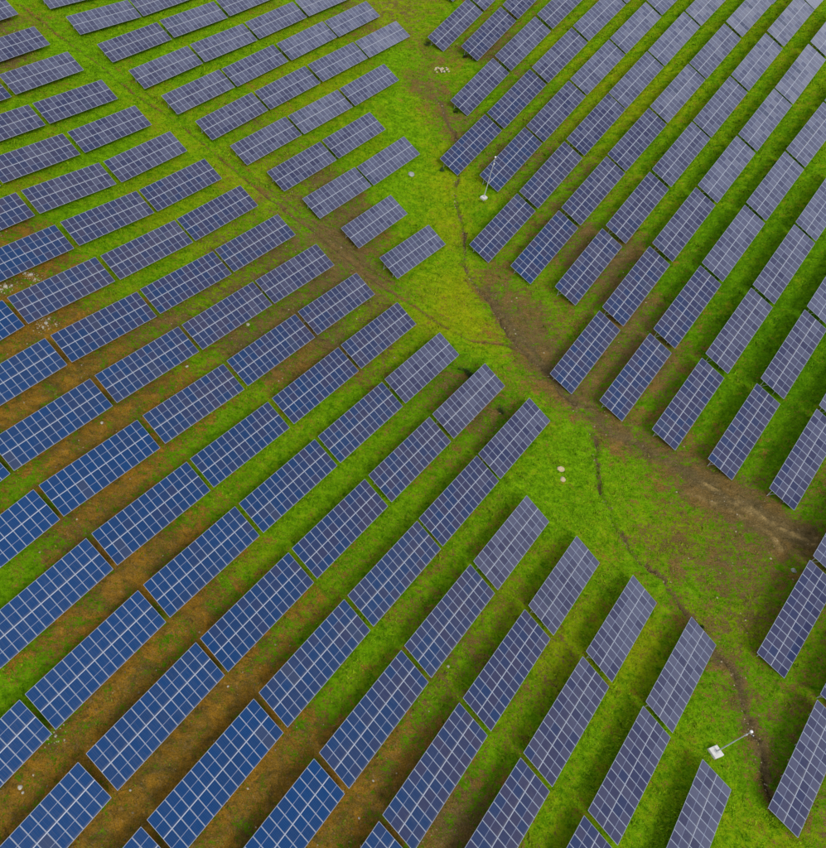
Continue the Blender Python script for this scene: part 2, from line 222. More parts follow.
sc = bpy.context.scene
col = sc.collection

# ------------------------------------------------------------------ camera
cam_d = bpy.data.cameras.new('camera')
cam = bpy.data.objects.new('camera', cam_d)
col.objects.link(cam)
cam.location = (0, 0, CAM_H)
cam.rotation_euler = (math.pi / 2 - CAM_PITCH, 0, 0)
cam_d.sensor_fit = 'VERTICAL'
cam_d.sensor_height = 24.0
cam_d.lens = 24.0 * CAM_F / 848.0
cam_d.shift_x = (413.0 - CAM_PX) / 848.0
cam_d.clip_start = 0.5
cam_d.clip_end = 9000
sc.camera = cam

# ------------------------------------------------------------------ sky, sun, exposure
SUN_AZ = Vector((0.174, -0.985)).normalized()      # horizontal direction towards the sun
SUN_EL = math.radians(44)
w = bpy.data.worlds.new('World')
sc.world = w
w.use_nodes = True
wn, wl = w.node_tree.nodes, w.node_tree.links
wn.clear()
out = wn.new('ShaderNodeOutputWorld')
bg = wn.new('ShaderNodeBackground')
sky = wn.new('ShaderNodeTexSky')
sky.sky_type = 'NISHITA'
sky.sun_disc = False
sky.sun_elevation = SUN_EL
sky.sun_rotation = math.atan2(SUN_AZ.x, SUN_AZ.y)
sky.air_density = 1.0
sky.dust_density = 3.0
# broken overcast: pale cloud over the blue
tcn = wn.new('ShaderNodeTexCoord')
cn = wn.new('ShaderNodeTexNoise'); cn.inputs['Scale'].default_value = 2.2; cn.inputs['Detail'].default_value = 5
cr = wn.new('ShaderNodeMapRange'); cr.inputs['From Min'].default_value = 0.30; cr.inputs['From Max'].default_value = 0.62
cr.inputs['To Min'].default_value = 0.35; cr.inputs['To Max'].default_value = 0.95
mix = wn.new('ShaderNodeMix'); mix.data_type = 'RGBA'
mix.inputs['B'].default_value = (7.4, 7.4, 7.6, 1)
wl.new(tcn.outputs['Generated'], cn.inputs['Vector'])
wl.new(cn.outputs['Fac'], cr.inputs['Value'])
wl.new(cr.outputs['Result'], mix.inputs['Factor'])
wl.new(sky.outputs['Color'], mix.inputs['A'])
wl.new(mix.outputs['Result'], bg.inputs['Color'])
bg.inputs['Strength'].default_value = 0.09
wl.new(bg.outputs['Background'], out.inputs['Surface'])

sun_d = bpy.data.lights.new('sun', 'SUN')
sun_d.energy = 1.65
sun_d.angle = math.radians(22)
sun_d.color = (1.0, 0.96, 0.90)
sun = bpy.data.objects.new('sun', sun_d)
col.objects.link(sun)
to_sun = Vector((SUN_AZ.x * math.cos(SUN_EL), SUN_AZ.y * math.cos(SUN_EL), math.sin(SUN_EL)))
sun.rotation_euler = to_sun.to_track_quat('Z', 'Y').to_euler()
sun.location = (0, 0, 120)

sc.view_settings.view_transform = 'Standard'
sc.view_settings.look = 'None'
sc.view_settings.exposure = 0.80
sc.view_settings.gamma = 1.0
sc.view_settings.use_curve_mapping = False

rng = np.random.default_rng(7)
rnd = random.Random(11)


# ------------------------------------------------------------------ small helpers
def tag(o, label=None, cat=None, group=None, kind=None):
    if label: o['label'] = label
    if cat: o['category'] = cat
    if group: o['group'] = group
    if kind: o['kind'] = kind
    return o


def empty(name, loc, rz=0.0):
    o = bpy.data.objects.new(name, None)
    o.empty_display_size = 0.3
    o.location = loc
    o.rotation_euler = (0, 0, rz)
    col.objects.link(o)
    return o


def link(name, me, parent=None, M=None):
    o = bpy.data.objects.new(name, me)
    col.objects.link(o)
    if parent: o.parent = parent
    if M is not None: o.matrix_basis = M
    return o


class MB:
    """collects faces with material slots, builds one mesh"""
    def __init__(s): s.v, s.f, s.m = [], [], []
    def quad(s, pts, m=0):
        k = len(s.v); s.v += [tuple(p) for p in pts]; s.f.append(tuple(range(k, k + len(pts)))); s.m.append(m)
    def box(s, c, h, m=0, M=None):
        k = len(s.v)
        for z in (-1, 1):
            for x, y in ((-1, -1), (1, -1), (1, 1), (-1, 1)):
                p = Vector((c[0] + x * h[0], c[1] + y * h[1], c[2] + z * h[2]))
                s.v.append(tuple(M @ p if M else p))
        for f in ((3, 2, 1, 0), (4, 5, 6, 7), (0, 1, 5, 4), (1, 2, 6, 5), (2, 3, 7, 6), (3, 0, 4, 7)):
            s.f.append(tuple(k + i for i in f)); s.m.append(m)
    def tube(s, a, b, r0, r1, n=8, m=0):
        a, b = Vector(a), Vector(b); d = (b - a).normalized()
        x = d.orthogonal().normalized(); y = d.cross(x)
        k = len(s.v)
        for p, r in ((a, r0), (b, r1)):
            for i in range(n):
                t = 2 * math.pi * i / n
                s.v.append(tuple(p + x * r * math.cos(t) + y * r * math.sin(t)))
        for i in range(n):
            j = (i + 1) % n
            s.f.append((k + i, k + j, k + n + j, k + n + i)); s.m.append(m)
        s.f.append(tuple(k + n - 1 - i for i in range(n))); s.m.append(m)
        s.f.append(tuple(k + n + i for i in range(n))); s.m.append(m)
    def mesh(s, name, mats, smooth=False):
        me = bpy.data.meshes.new(name)
        me.from_pydata(s.v, [], s.f)
        for x in mats: me.materials.append(x)
        me.polygons.foreach_set('material_index', s.m)
        if smooth: me.polygons.foreach_set('use_smooth', [True] * len(s.f))
        me.update()
        return me


def fast_mesh(name, V, quads=None, tris=None):
    me = bpy.data.meshes.new(name)
    F = quads if quads is not None else tris
    k = F.shape[1]
    me.vertices.add(len(V)); me.vertices.foreach_set('co', np.ascontiguousarray(V, np.float32).ravel())
    me.loops.add(F.size); me.loops.foreach_set('vertex_index', np.ascontiguousarray(F, np.int32).ravel())
    me.polygons.add(len(F))
    me.polygons.foreach_set('loop_start', np.arange(0, F.size, k, dtype=np.int32))
    me.polygons.foreach_set('use_smooth', np.ones(len(F), bool))
    me.update(calc_edges=True)
    return me


def attr(me, name, a):
    at = me.attributes.new(name, 'FLOAT', 'POINT')
    at.data.foreach_set('value', np.ascontiguousarray(a, np.float32).ravel())


# ------------------------------------------------------------------ materials
def nodes_of(name):
    m = bpy.data.materials.new(name)
    m.use_nodes = True
    n, l = m.node_tree.nodes, m.node_tree.links
    b = n['Principled BSDF']
    return m, n, l, b


def math_node(n, l, op, a, b=None, clamp=False):
    x = n.new('ShaderNodeMath'); x.operation = op; x.use_clamp = clamp
    for i, v in enumerate((a, b)):
        if v is None: continue
        if isinstance(v, (int, float)): x.inputs[i].default_value = v
        else: l.new(v, x.inputs[i])
    return x.outputs[0]


def mix_node(n, l, f, a, b, blend='MIX'):
    x = n.new('ShaderNodeMix'); x.data_type = 'RGBA'; x.blend_type = blend
    for k, v in (('Factor', f), ('A', a), ('B', b)):
        if isinstance(v, (int, float)): x.inputs[k].default_value = v
        elif isinstance(v, tuple): x.inputs[k].default_value = (*v, 1)
        else: l.new(v, x.inputs[k])
    return x.outputs['Result']


def noise(n, l, scale, detail=4, rough=0.55, vec=None, dist=0.0):
    x = n.new('ShaderNodeTexNoise')
    x.inputs['Scale'].default_value = scale; x.inputs['Detail'].default_value = detail
    x.inputs['Roughness'].default_value = rough; x.inputs['Distortion'].default_value = dist
    if vec is not None: l.new(vec, x.inputs['Vector'])
    return x.outputs['Fac']


def remap(n, l, v, a, b, c=0.0, d=1.0):
    x = n.new('ShaderNodeMapRange')
    for k, q in (('From Min', a), ('From Max', b), ('To Min', c), ('To Max', d)): x.inputs[k].default_value = q
    l.new(v, x.inputs['Value'])
    return x.outputs['Result']


def get_attr(n, name):
    a = n.new('ShaderNodeAttribute'); a.attribute_name = name
    return a.outputs['Fac']


LUSH = (0.165, 0.350, 0.003)
GREEN = (0.042, 0.125, 0.002)
DEEP = (0.040, 0.138, 0.002)
OLIVE = (0.088, 0.096, 0.006)
MOSS = (0.235, 0.262, 0.004)
SOIL = (0.245, 0.130, 0.012)
SOIL2 = (0.095, 0.070, 0.015)
MUD = (0.100, 0.080, 0.034)
PALE = (0.20, 0.17, 0.09)
TAN = (0.30, 0.22, 0.08)


def ground_material():
    m, n, l, b = nodes_of('ground_cover')
    geo = n.new('ShaderNodeNewGeometry')
    P = geo.outputs['Position']
    n1 = noise(n, l, 0.16, 4, 0.6, P)
    n2 = noise(n, l, 0.9, 5, 0.65, P)
    n3 = noise(n, l, 3.2, 5, 0.7, P)
    n4 = noise(n, l, 0.45, 4, 0.62, P, 0.8)
    fine = noise(n, l, 9.0, 6, 0.78, P)
    dk, ye, so, mu, ta = (get_attr(n, k) for k in ('dark', 'yellow', 'soil', 'mud', 'tan'))
    add = lambda a, c: math_node(n, l, 'ADD', a, c)
    g = mix_node(n, l, remap(n, l, add(math_node(n, l, 'MULTIPLY', n2, 0.5), math_node(n, l, 'MULTIPLY', n3, 0.5)), 0.36, 0.62), GREEN, LUSH)
    dd = math_node(n, l, 'MULTIPLY', dk, remap(n, l, n4, 0.3, 0.65, 0.5, 1.5), True)
    g = mix_node(n, l, dd, g, DEEP)
    yy = add(ye, remap(n, l, n1, 0.3, 0.7, -0.22, 0.22))
    yy = add(yy, remap(n, l, n2, 0.3, 0.7, -0.30, 0.30))
    yy = add(yy, remap(n, l, n3, 0.3, 0.7, -0.18, 0.18))
    yy = remap(n, l, yy, 0.18, 0.85, 0.0, 1.0)
    g = mix_node(n, l, yy, g, MOSS)
    clump = noise(n, l, 1.7, 3, 0.5, P, 1.2)
    g = mix_node(n, l, remap(n, l, clump, 0.52, 0.70, 0.0, 0.45), g, (0.022, 0.072, 0.002))
    g = mix_node(n, l, remap(n, l, clump, 0.40, 0.28, 0.0, 0.5), g, (0.150, 0.290, 0.010))
    # bare soil breaks through in patches
    s = add(so, remap(n, l, n2, 0.3, 0.7, -0.26, 0.26))
    s = add(s, remap(n, l, n3, 0.3, 0.7, -0.36, 0.36))
    s = add(s, remap(n, l, n4, 0.3, 0.7, -0.18, 0.18))
    s = add(s, remap(n, l, n1, 0.3, 0.7, -0.14, 0.14))
    s = add(s, remap(n, l, fine, 0.3, 0.7, -0.28, 0.28))
    s = remap(n, l, s, 0.35, 0.60)
    sc_ = mix_node(n, l, remap(n, l, n4, 0.34, 0.64), SOIL2, SOIL)
    sc_ = mix_node(n, l, mu, sc_, MUD)
    sc_ = mix_node(n, l, remap(n, l, n3, 0.54, 0.72, 0.0, 0.45), sc_, PALE)
    sc_ = mix_node(n, l, remap(n, l, clump, 0.54, 0.70, 0.0, 0.6), sc_, (0.050, 0.040, 0.014))
    ts = math_node(n, l, 'MULTIPLY', ta, remap(n, l, n3, 0.32, 0.55, 0.35, 1.0), True)
    c = mix_node(n, l, remap(n, l, s, 0.35, 1.0), mix_node(n, l, remap(n, l, s, 0.0, 0.55, 0.0, 0.85), g, OLIVE), sc_)
    c = mix_node(n, l, ts, c, TAN)
    # fine blades, litter, crumbs of earth
    mp_ = n.new('ShaderNodeMapping'); mp_.inputs['Rotation'].default_value = (0, 0, math.radians(-38)); mp_.inputs['Scale'].default_value = (0.9, 2.0, 1.0)
    l.new(P, mp_.inputs['Vector'])
    streak = noise(n, l, 0.9, 4, 0.65, mp_.outputs[0])
    c = mix_node(n, l, remap(n, l, streak, 0.32, 0.68), mix_node(n, l, 1.0, c, (0.80, 0.82, 0.82), 'MULTIPLY'), mix_node(n, l, 1.0, c, (1.18, 1.16, 1.16), 'MULTIPLY'))
    calm = c
    c = mix_node(n, l, remap(n, l, fine, 0.32, 0.70), mix_node(n, l, 1.0, c, (0.36, 0.37, 0.40), 'MULTIPLY'), mix_node(n, l, 1.0, c, (1.65, 1.60, 1.7), 'MULTIPLY'))
    c = mix_node(n, l, remap(n, l, s, 0.2, 0.8, 0.5, 1.0), calm, c)
    l.new(c, b.inputs['Base Color'])
    b.inputs['Roughness'].default_value = 0.95
    b.inputs['Specular IOR Level'].default_value = 0.0
    bp = n.new('ShaderNodeBump'); bp.inputs['Strength'].default_value = 1.0; bp.inputs['Distance'].default_value = 0.22
    hh = add(math_node(n, l, 'MULTIPLY', n3, 0.9), math_node(n, l, 'MULTIPLY', fine, 0.6))
    l.new(hh, bp.inputs['Height']); l.new(bp.outputs['Normal'], b.inputs['Normal'])
    return m


def grass_material():
    m, n, l, b = nodes_of('grass_blades')
    ye, dk, tone = (get_attr(n, k) for k in ('yellow', 'dark', 'tone'))
    g = mix_node(n, l, tone, (0.030, 0.098, 0.002), (0.185, 0.375, 0.004))
    g = mix_node(n, l, dk, g, mix_node(n, l, tone, (0.022, 0.085, 0.002), (0.080, 0.225, 0.003)))
    g = mix_node(n, l, math_node(n, l, 'MULTIPLY', ye, 0.8), g, (0.245, 0.275, 0.005))
    g = mix_node(n, l, get_attr(n, 'dry'), g, mix_node(n, l, tone, (0.060, 0.062, 0.008), (0.160, 0.145, 0.020)))
    l.new(g, b.inputs['Base Color'])
    b.inputs['Roughness'].default_value = 0.8
    b.inputs['Specular IOR Level'].default_value = 0.02
    return m


def simple(name, c, rough=0.6, metal=0.0, var=0.0, scale=4.0, spec=0.4):
    m, n, l, b = nodes_of(name)
    tc = n.new('ShaderNodeTexCoord')
    nz = noise(n, l, scale, 5, 0.6, tc.outputs['Object'])
    k = 1 - var
    cc = mix_node(n, l, remap(n, l, nz, 0.3, 0.7), tuple(x * k for x in c), tuple(min(1, x * (1 + var * 0.6)) for x in c))
    l.new(cc, b.inputs['Base Color'])
    b.inputs['Roughness'].default_value = rough; b.inputs['Metallic'].default_value = metal
    b.inputs['Specular IOR Level'].default_value = spec
    return m


def cell_material():
    m, n, l, b = nodes_of('solar_cells')
    oi = n.new('ShaderNodeObjectInfo')
    tc = n.new('ShaderNodeTexCoord')
    sp = n.new('ShaderNodeSeparateXYZ'); l.new(tc.outputs['Object'], sp.inputs[0])
    half = math_node(n, l, 'GREATER_THAN', sp.outputs['Y'], 0.0)
    wn_ = n.new('ShaderNodeTexWhiteNoise'); wn_.noise_dimensions = '2D'
    cv = n.new('ShaderNodeCombineXYZ')
    l.new(math_node(n, l, 'MULTIPLY', oi.outputs['Random'], 913.7), cv.inputs[0]); l.new(half, cv.inputs[1])
    l.new(cv.outputs[0], wn_.inputs['Vector'])
    r = wn_.outputs['Value']
    # polycrystalline grain, a different patch of it on every panel
    off = n.new('ShaderNodeVectorMath'); off.operation = 'ADD'
    l.new(tc.outputs['Object'], off.inputs[0])
    cv2 = n.new('ShaderNodeCombineXYZ'); l.new(math_node(n, l, 'MULTIPLY', oi.outputs['Random'], 371.0), cv2.inputs[2])
    l.new(cv2.outputs[0], off.inputs[1])
    g = noise(n, l, 7.0, 4, 0.7, off.outputs[0])
    # silicon nitride film: blue face on, dull violet obliquely; paler grazing stops paint sky reflection into the colour; halves differ a little in film thickness
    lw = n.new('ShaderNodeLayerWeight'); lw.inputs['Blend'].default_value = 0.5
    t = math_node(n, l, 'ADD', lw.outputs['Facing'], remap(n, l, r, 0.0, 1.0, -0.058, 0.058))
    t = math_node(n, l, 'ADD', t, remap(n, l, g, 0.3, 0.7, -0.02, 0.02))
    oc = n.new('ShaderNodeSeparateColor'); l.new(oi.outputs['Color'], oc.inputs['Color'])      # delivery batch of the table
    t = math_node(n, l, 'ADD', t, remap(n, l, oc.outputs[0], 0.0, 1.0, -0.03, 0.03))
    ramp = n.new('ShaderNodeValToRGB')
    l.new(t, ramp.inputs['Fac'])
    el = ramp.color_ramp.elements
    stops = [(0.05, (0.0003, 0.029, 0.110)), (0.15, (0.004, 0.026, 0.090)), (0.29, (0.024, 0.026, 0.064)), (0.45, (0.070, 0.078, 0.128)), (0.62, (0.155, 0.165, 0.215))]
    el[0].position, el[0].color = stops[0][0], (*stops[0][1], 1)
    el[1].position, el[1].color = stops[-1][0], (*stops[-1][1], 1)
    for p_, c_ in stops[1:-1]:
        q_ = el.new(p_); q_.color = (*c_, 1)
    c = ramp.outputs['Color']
    odd = remap(n, l, oi.outputs['Random'], 0.984, 0.985, 0.0, 0.6)          # the few dull replacement halves
    c = mix_node(n, l, odd, c, (0.030, 0.040, 0.075))
    # dust, thicker along the lower frame edge where rain leaves it, and in faint runs
    rs = n.new('ShaderNodeMapping'); rs.inputs['Scale'].default_value = (9.0, 0.7, 1.0); l.new(off.outputs[0], rs.inputs['Vector'])
    runs = noise(n, l, 1.0, 3, 0.6, rs.outputs[0])
    low = remap(n, l, sp.outputs['Y'], -0.96, -0.75, 0.28, 0.0)
    dust = math_node(n, l, 'MULTIPLY', math_node(n, l, 'ADD', math_node(n, l, 'ADD', low, remap(n, l, runs, 0.45, 0.75, 0.0, 0.10)), 0.02), remap(n, l, oc.outputs[1], 0, 1, 0.3, 1.2), True)
    c = mix_node(n, l, dust, c, (0.15, 0.14, 0.13))
    # wafer joints, about 0.16 m apart
    def joints(ax, step):
        f = math_node(n, l, 'FRACT', math_node(n, l, 'MULTIPLY', ax, 1.0 / step))
        return math_node(n, l, 'LESS_THAN', f, 0.05)
    jt = math_node(n, l, 'MAXIMUM', joints(math_node(n, l, 'ADD', sp.outputs['X'], 5.0), 0.156), joints(math_node(n, l, 'ADD', sp.outputs['Y'], 5.0), 0.156))
    c = mix_node(n, l, math_node(n, l, 'MULTIPLY', jt, 0.22), c, (0.10, 0.13, 0.24))
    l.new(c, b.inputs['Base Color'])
    b.inputs['Roughness'].default_value = 0.42
    b.inputs['Specular IOR Level'].default_value = 0.0
    b.inputs['Coat Weight'].default_value = 0.30
    b.inputs['Coat IOR'].default_value = 1.5
    l.new(remap(n, l, g, 0.3, 0.7, 0.06, 0.16), b.inputs['Coat Roughness'])
    return m


M_GROUND = ground_material()
M_GRASS = grass_material()
M_CELL = cell_material()
M_FRAME = simple('anodised_aluminium', (0.25, 0.29, 0.37), 0.5, 0.1, 0.10, 9.0)
M_STRIP = simple('backsheet_strip', (0.125, 0.15, 0.23), 0.5, 0.0, 0.1)
M_BACK = simple('panel_back', (0.55, 0.56, 0.58), 0.6)
M_STEEL = simple('galvanised_steel', (0.40, 0.42, 0.43), 0.5, 0.2, 0.18, 6.0)
M_CONC = simple('pale_concrete', (0.46, 0.46, 0.44), 0.85, 0, 0.14, 3.0)
M_WHITE = simple('white_plastic', (0.55, 0.55, 0.55), 0.35)
M_GLASSBLK = simple('dark_lens', (0.02, 0.02, 0.025), 0.1)
M_ROCK = {
    'pale': simple('pale_stone', (0.36, 0.30, 0.17), 0.9, 0, 0.25, 3.0),
    'white': simple('white_stone', (0.33, 0.31, 0.25), 0.9, 0, 0.45, 5.0),
    'grey': simple('grey_stone', (0.22, 0.24, 0.21), 0.9, 0, 0.35, 3.0),
}

# ------------------------------------------------------------------ terrain
TC = np.array(TERRAIN_C)
RX = np.arange(-60, 141, 16.); RY = np.arange(-16, 193, 16.)
SG = 20.0
RC = TC[2:].reshape(len(RY), len(RX))


def soft(v, a, b, k=60.0):
    """v inside [a, b]; eases to a constant outside"""
    return np.where(v < a, a - k * np.tanh((a - v) / k), np.where(v > b, b + k * np.tanh((v - b) / k), v))


def base_pts(x, y):
    x = np.asarray(x, float); y = np.asarray(y, float)
    ex = np.exp(-(x[..., None] - RX) ** 2 / (2 * SG * SG)); ey = np.exp(-(y[..., None] - RY) ** 2 / (2 * SG * SG))
    return TC[0] * soft(x, -90, 170) / 60 + TC[1] * (soft(y, -60, 230) - 50) / 60 + np.einsum('...i,ij,...j->...', ey, RC, ex)


def lattice(seed, step, x, y):
    """smooth value noise on the tensor grid x, y"""
    r = np.random.default_rng(seed)
    N = 1024
    L = r.random((N, N)) * 2 - 1
    def idx(v):
        q = v / step; i = np.floor(q).astype(int); f = q - i
        return i % N, (i + 1) % N, f * f * (3 - 2 * f)
    i0, i1, fx = idx(x); j0, j1, fy = idx(y)
    a = L[j0][:, i0] * (1 - fx) + L[j0][:, i1] * fx
    b = L[j1][:, i0] * (1 - fx) + L[j1][:, i1] * fx
    return a * (1 - fy)[:, None] + b * fy[:, None]


def axis(a, b, step, far):
    core = np.arange(a, b + step / 2, step)
    d = [step]
    while sum(d) < far: d.append(d[-1] * 1.18)
    ext = np.cumsum(d)
    return np.concatenate([(a - ext)[::-1], core, b + ext])


GX = axis(-62, 128, 0.25, 3200.)
GY = axis(-2, 186, 0.25, 3200.)
nx, ny = len(GX), len(GY)
EX = np.exp(-(GX[:, None] - RX) ** 2 / (2 * SG * SG)); EY = np.exp(-(GY[:, None] - RY) ** 2 / (2 * SG * SG))
Z = TC[0] * soft(GX, -90, 170)[None] / 60 + TC[1] * (soft(GY, -60, 230)[:, None] - 50) / 60 + EY @ RC @ EX.T
XX, YY = np.meshgrid(GX, GY)


def line_dist(pl, reach):
    """distance from every grid point to a polyline and the signed side, inf beyond reach"""
    D = np.full((ny, nx), np.inf); SD = np.full((ny, nx), 1e3); T = np.zeros((ny, nx))
    acc = 0.0
    for (x0, y0), (x1, y1) in zip(pl[:-1], pl[1:]):
        i0, i1 = np.searchsorted(GX, (min(x0, x1) - reach, max(x0, x1) + reach))
        j0, j1 = np.searchsorted(GY, (min(y0, y1) - reach, max(y0, y1) + reach))
        X = XX[j0:j1, i0:i1]; Y = YY[j0:j1, i0:i1]
        dx, dy = x1 - x0, y1 - y0; L2 = dx * dx + dy * dy
        t = np.clip(((X - x0) * dx + (Y - y0) * dy) / L2, 0, 1)
        d = np.hypot(X - x0 - t * dx, Y - y0 - t * dy)
        s = np.sign((X - x0) * dy - (Y - y0) * dx)
        o = D[j0:j1, i0:i1]; m = d < o
        o[m] = d[m]; SD[j0:j1, i0:i1][m] = (d * s)[m]; T[j0:j1, i0:i1][m] = (acc + t * math.sqrt(L2))[m]
        acc += math.sqrt(L2)
    return D, SD, T


def smooth_line(pl, n=4, amp=0.25, seed=1):
    r = random.Random(seed)
    P = [Vector(p) for p in pl]; o = []
    for k in range(len(P) - 1):
        p0 = P[max(k - 1, 0)]; p1 = P[k]; p2 = P[k + 1]; p3 = P[min(k + 2, len(P) - 1)]
        for i in range(n):
            t = i / n
            q = 0.5 * ((2 * p1) + (p2 - p0) * t + (2 * p0 - 5 * p1 + 4 * p2 - p3) * t * t + (3 * p1 - p0 - 3 * p2 + p3) * t ** 3)
            o.append((q.x + r.uniform(-amp, amp), q.y + r.uniform(-amp, amp)))
    o.append(pl[-1])
    return o


# ground cover from the survey samples: two nested gaussian averages
CV = np.array(COVER)
def cover(x, y):
    """x, y 1-D -> (soil, yellow, mud, dark)"""
    res = np.zeros((4, len(x)))
    for k in range(0, len(x), 20000):
        d2 = (x[k:k + 20000, None] - CV[:, 0]) ** 2 + (y[k:k + 20000, None] - CV[:, 1]) ** 2
        wgt = np.exp(-d2 / (2 * 2.6 ** 2)) + 0.02 * np.exp(-d2 / (2 * 8.0 ** 2)) + 1e-4 / (1 + d2 / 400.0)
        res[:, k:k + 20000] = (wgt @ CV[:, 2:] / wgt.sum(1)[:, None]).T
    return res


cx_, cy_ = GX[::4], GY[::4]                    # coarse lattice, then bilinear
cX, cY = np.meshgrid(cx_, cy_)
cc = cover(cX.ravel(), cY.ravel()).reshape(4, len(cy_), len(cx_))
def upsample(a):
    b = np.empty((len(cy_), nx))
    for j in range(len(cy_)): b[j] = np.interp(GX, cx_, a[j])
    jj = np.interp(GY, cy_, np.arange(len(cy_))); j0 = np.minimum(jj.astype(int), len(cy_) - 2); f = (jj - j0)[:, None]
    return b[j0] * (1 - f) + b[j0 + 1] * f
soil, yellow, mud, dark = (upsample(a) for a in cc)
tan = np.zeros_like(soil)

N8 = lattice(1, 7.0, GX, GY); N2 = lattice(2, 1.7, GX, GY); N05 = lattice(3, 0.6, GX, GY); N3 = lattice(5, 0.3, GX, GY)
fade = np.clip(1 - np.maximum(np.maximum(-62 - XX, XX - 128), np.maximum(-2 - YY, YY - 186)) / 30, 0, 1)
rel = 0.10 * N8 + 0.075 * N2 + 0.055 * N05 * (0.6 + 0.7 * soil) + 0.04 * N3
# the two-rut track
TL = smooth_line(TRACK, 4, 0.12, 3)
D, SD, T = line_dist(TL, 7.0)
bed = np.exp(-((SD + 0.9) / 1.5) ** 2)
rut1 = np.exp(-(SD / 0.24) ** 2); rut2 = np.exp(-((SD + 1.75) / 0.20) ** 2)
br = np.clip(0.75 + 0.4 * N2 + 0.3 * N05, 0.35, 1)
rel = rel - 0.42 * rut1 * br - 0.20 * rut2 * br + 0.10 * np.exp(-((SD - 0.55) / 0.3) ** 2) * br
soil = soil + 0.05 * bed * br + 0.65 * rut1 * br + 0.25 * rut2 * br
yellow = np.clip(yellow - 0.15 * bed, 0, 1)
mud = np.maximum(mud, 0.7 * rut1)
# churned mud along the valley floor
for ML, wid, sd in ((MUD_PATH, 1.6, 11), (MUD_EAST, 1.2, 12)):
    D, SD, T = line_dist(smooth_line(ML, 4, 0.3, sd), 7.0)
    mp = np.exp(-(D / (wid * (1 + 0.35 * N2 + 0.3 * N8))) ** 2)
    soil = soil + 0.28 * mp * np.clip(0.7 + 0.6 * N05 + 0.3 * N2, 0, 1)
    mud = np.maximum(mud, 0.9 * mp)
    rel = rel + mp * (0.07 * N05 + 0.10 * N3)
# gullies
gully = np.zeros_like(soil)
for GL, sd, dep in ((GULLY_A, 4, 0.42), (GULLY_B, 5, 0.55)):
    D, SD, T = line_dist(smooth_line(GL, 4, 0.16, sd), 6.0)
    wv = 0.15 + 0.06 * np.sin(T * 0.7) + 0.09 * N2 + 0.05 * N05
    br2 = np.clip(0.62 + 0.5 * np.sin(T * 0.31 + sd) + 0.35 * np.sin(T * 0.93) + 0.6 * N2, 0.42, 1.15)
    ch = np.exp(-(D / np.maximum(wv, 0.11)) ** 4)
    rel = rel - dep * ch * br2 + 0.10 * np.exp(-((D - 0.7) / 0.35) ** 2)
    soil = soil + 0.50 * np.exp(-(D / 0.26) ** 2) * (0.3 + 0.7 * br2) + 0.30 * np.exp(-((SD - 0.5) / 0.6) ** 2) * np.clip(0.2 + N2, 0, 1)
    mud = np.maximum(mud, 0.95 * np.exp(-(D / 0.6) ** 2))
    gully = np.maximum(gully, np.exp(-((SD - 0.2) / 0.55) ** 2))
# wheel ruts in the clay
for RL, sd in ((RUT_A, 6), (RUT_B, 7), (RUT_C, 8)):
    D, SD, T = line_dist(smooth_line(RL, 4, 0.15, sd), 4.0)
    r_ = np.exp(-(D / 0.22) ** 2) * np.clip(0.6 + 0.9 * N05, 0, 1)
    rel = rel - 0.22 * r_ + 0.16 * np.exp(-((SD - 0.5) / 0.2) ** 2) * np.clip(0.5 + N05, 0, 1)
    tan = np.maximum(tan, np.exp(-((SD - 0.45) / 0.28) ** 2) * np.clip(0.6 + 0.8 * N05 + 0.4 * N2, 0, 1))
    soil = soil + 0.4 * np.exp(-(D / 0.9) ** 2)
rel = rel * fade
ZB = Z
Z = Z + rel
soil = np.clip(soil, 0, 1.1)

V = np.stack([XX, YY, Z], -1).reshape(-1, 3)
q = np.arange(nx * ny).reshape(ny, nx)
Q = np.stack([q[:-1, :-1], q[:-1, 1:], q[1:, 1:], q[1:, :-1]], -1).reshape(-1, 4)
me = fast_mesh('ground', V, quads=Q)
for k, a in (('soil', soil), ('yellow', yellow), ('mud', mud), ('dark', dark), ('tan', tan)): attr(me, k, a)
me.materials.append(M_GROUND)
ground = tag(link('ground', me), kind='structure')


def sample(A, x, y):
    """bilinear lookup in a grid field"""
    ii = np.interp(x, GX, np.arange(nx)); jj = np.interp(y, GY, np.arange(ny))
    i = np.minimum(ii.astype(int), nx - 2); j = np.minimum(jj.astype(int), ny - 2); fx = ii - i; fy = jj - j
    return A[j, i] * (1 - fx) * (1 - fy) + A[j, i + 1] * fx * (1 - fy) + A[j + 1, i] * (1 - fx) * fy + A[j + 1, i + 1] * fx * fy


def gz(x, y): return float(sample(Z, np.array([x]), np.array([y]))[0])


# ------------------------------------------------------------------ solar tables
LEN, WID, NC = 13.35, 4.0, 13
PW, PH = LEN / NC - 0.022, WID / 2 - 0.022      # one panel, with its clamp gap
fr, th = 0.029, 0.040
pm = MB()
hx, hy = PW / 2, PH / 2
gx, gy = hx - fr, hy - fr
zg = th - 0.006
ring_o = [(-hx, -hy), (hx, -hy), (hx, hy), (-hx, hy)]
ring_i = [(-gx, -gy), (gx, -gy), (gx, gy), (-gx, gy)]
for k in range(4):
    j = (k + 1) % 4
    a, b_, c_, d_ = ring_o[k], ring_o[j], ring_i[j], ring_i[k]
    pm.quad([(*a, th), (*b_, th), (*c_, th), (*d_, th)], 0)
    pm.quad([(*a, 0), (*b_, 0), (*b_, th), (*a, th)], 0)
    pm.quad([(*c_, zg), (*d_, zg), (*d_, th), (*c_, th)], 0)
ms = 0.024
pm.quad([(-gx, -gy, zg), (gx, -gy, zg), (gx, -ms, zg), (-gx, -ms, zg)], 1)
pm.quad([(-gx, ms, zg), (gx, ms, zg), (gx, gy, zg), (-gx, gy, zg)], 1)
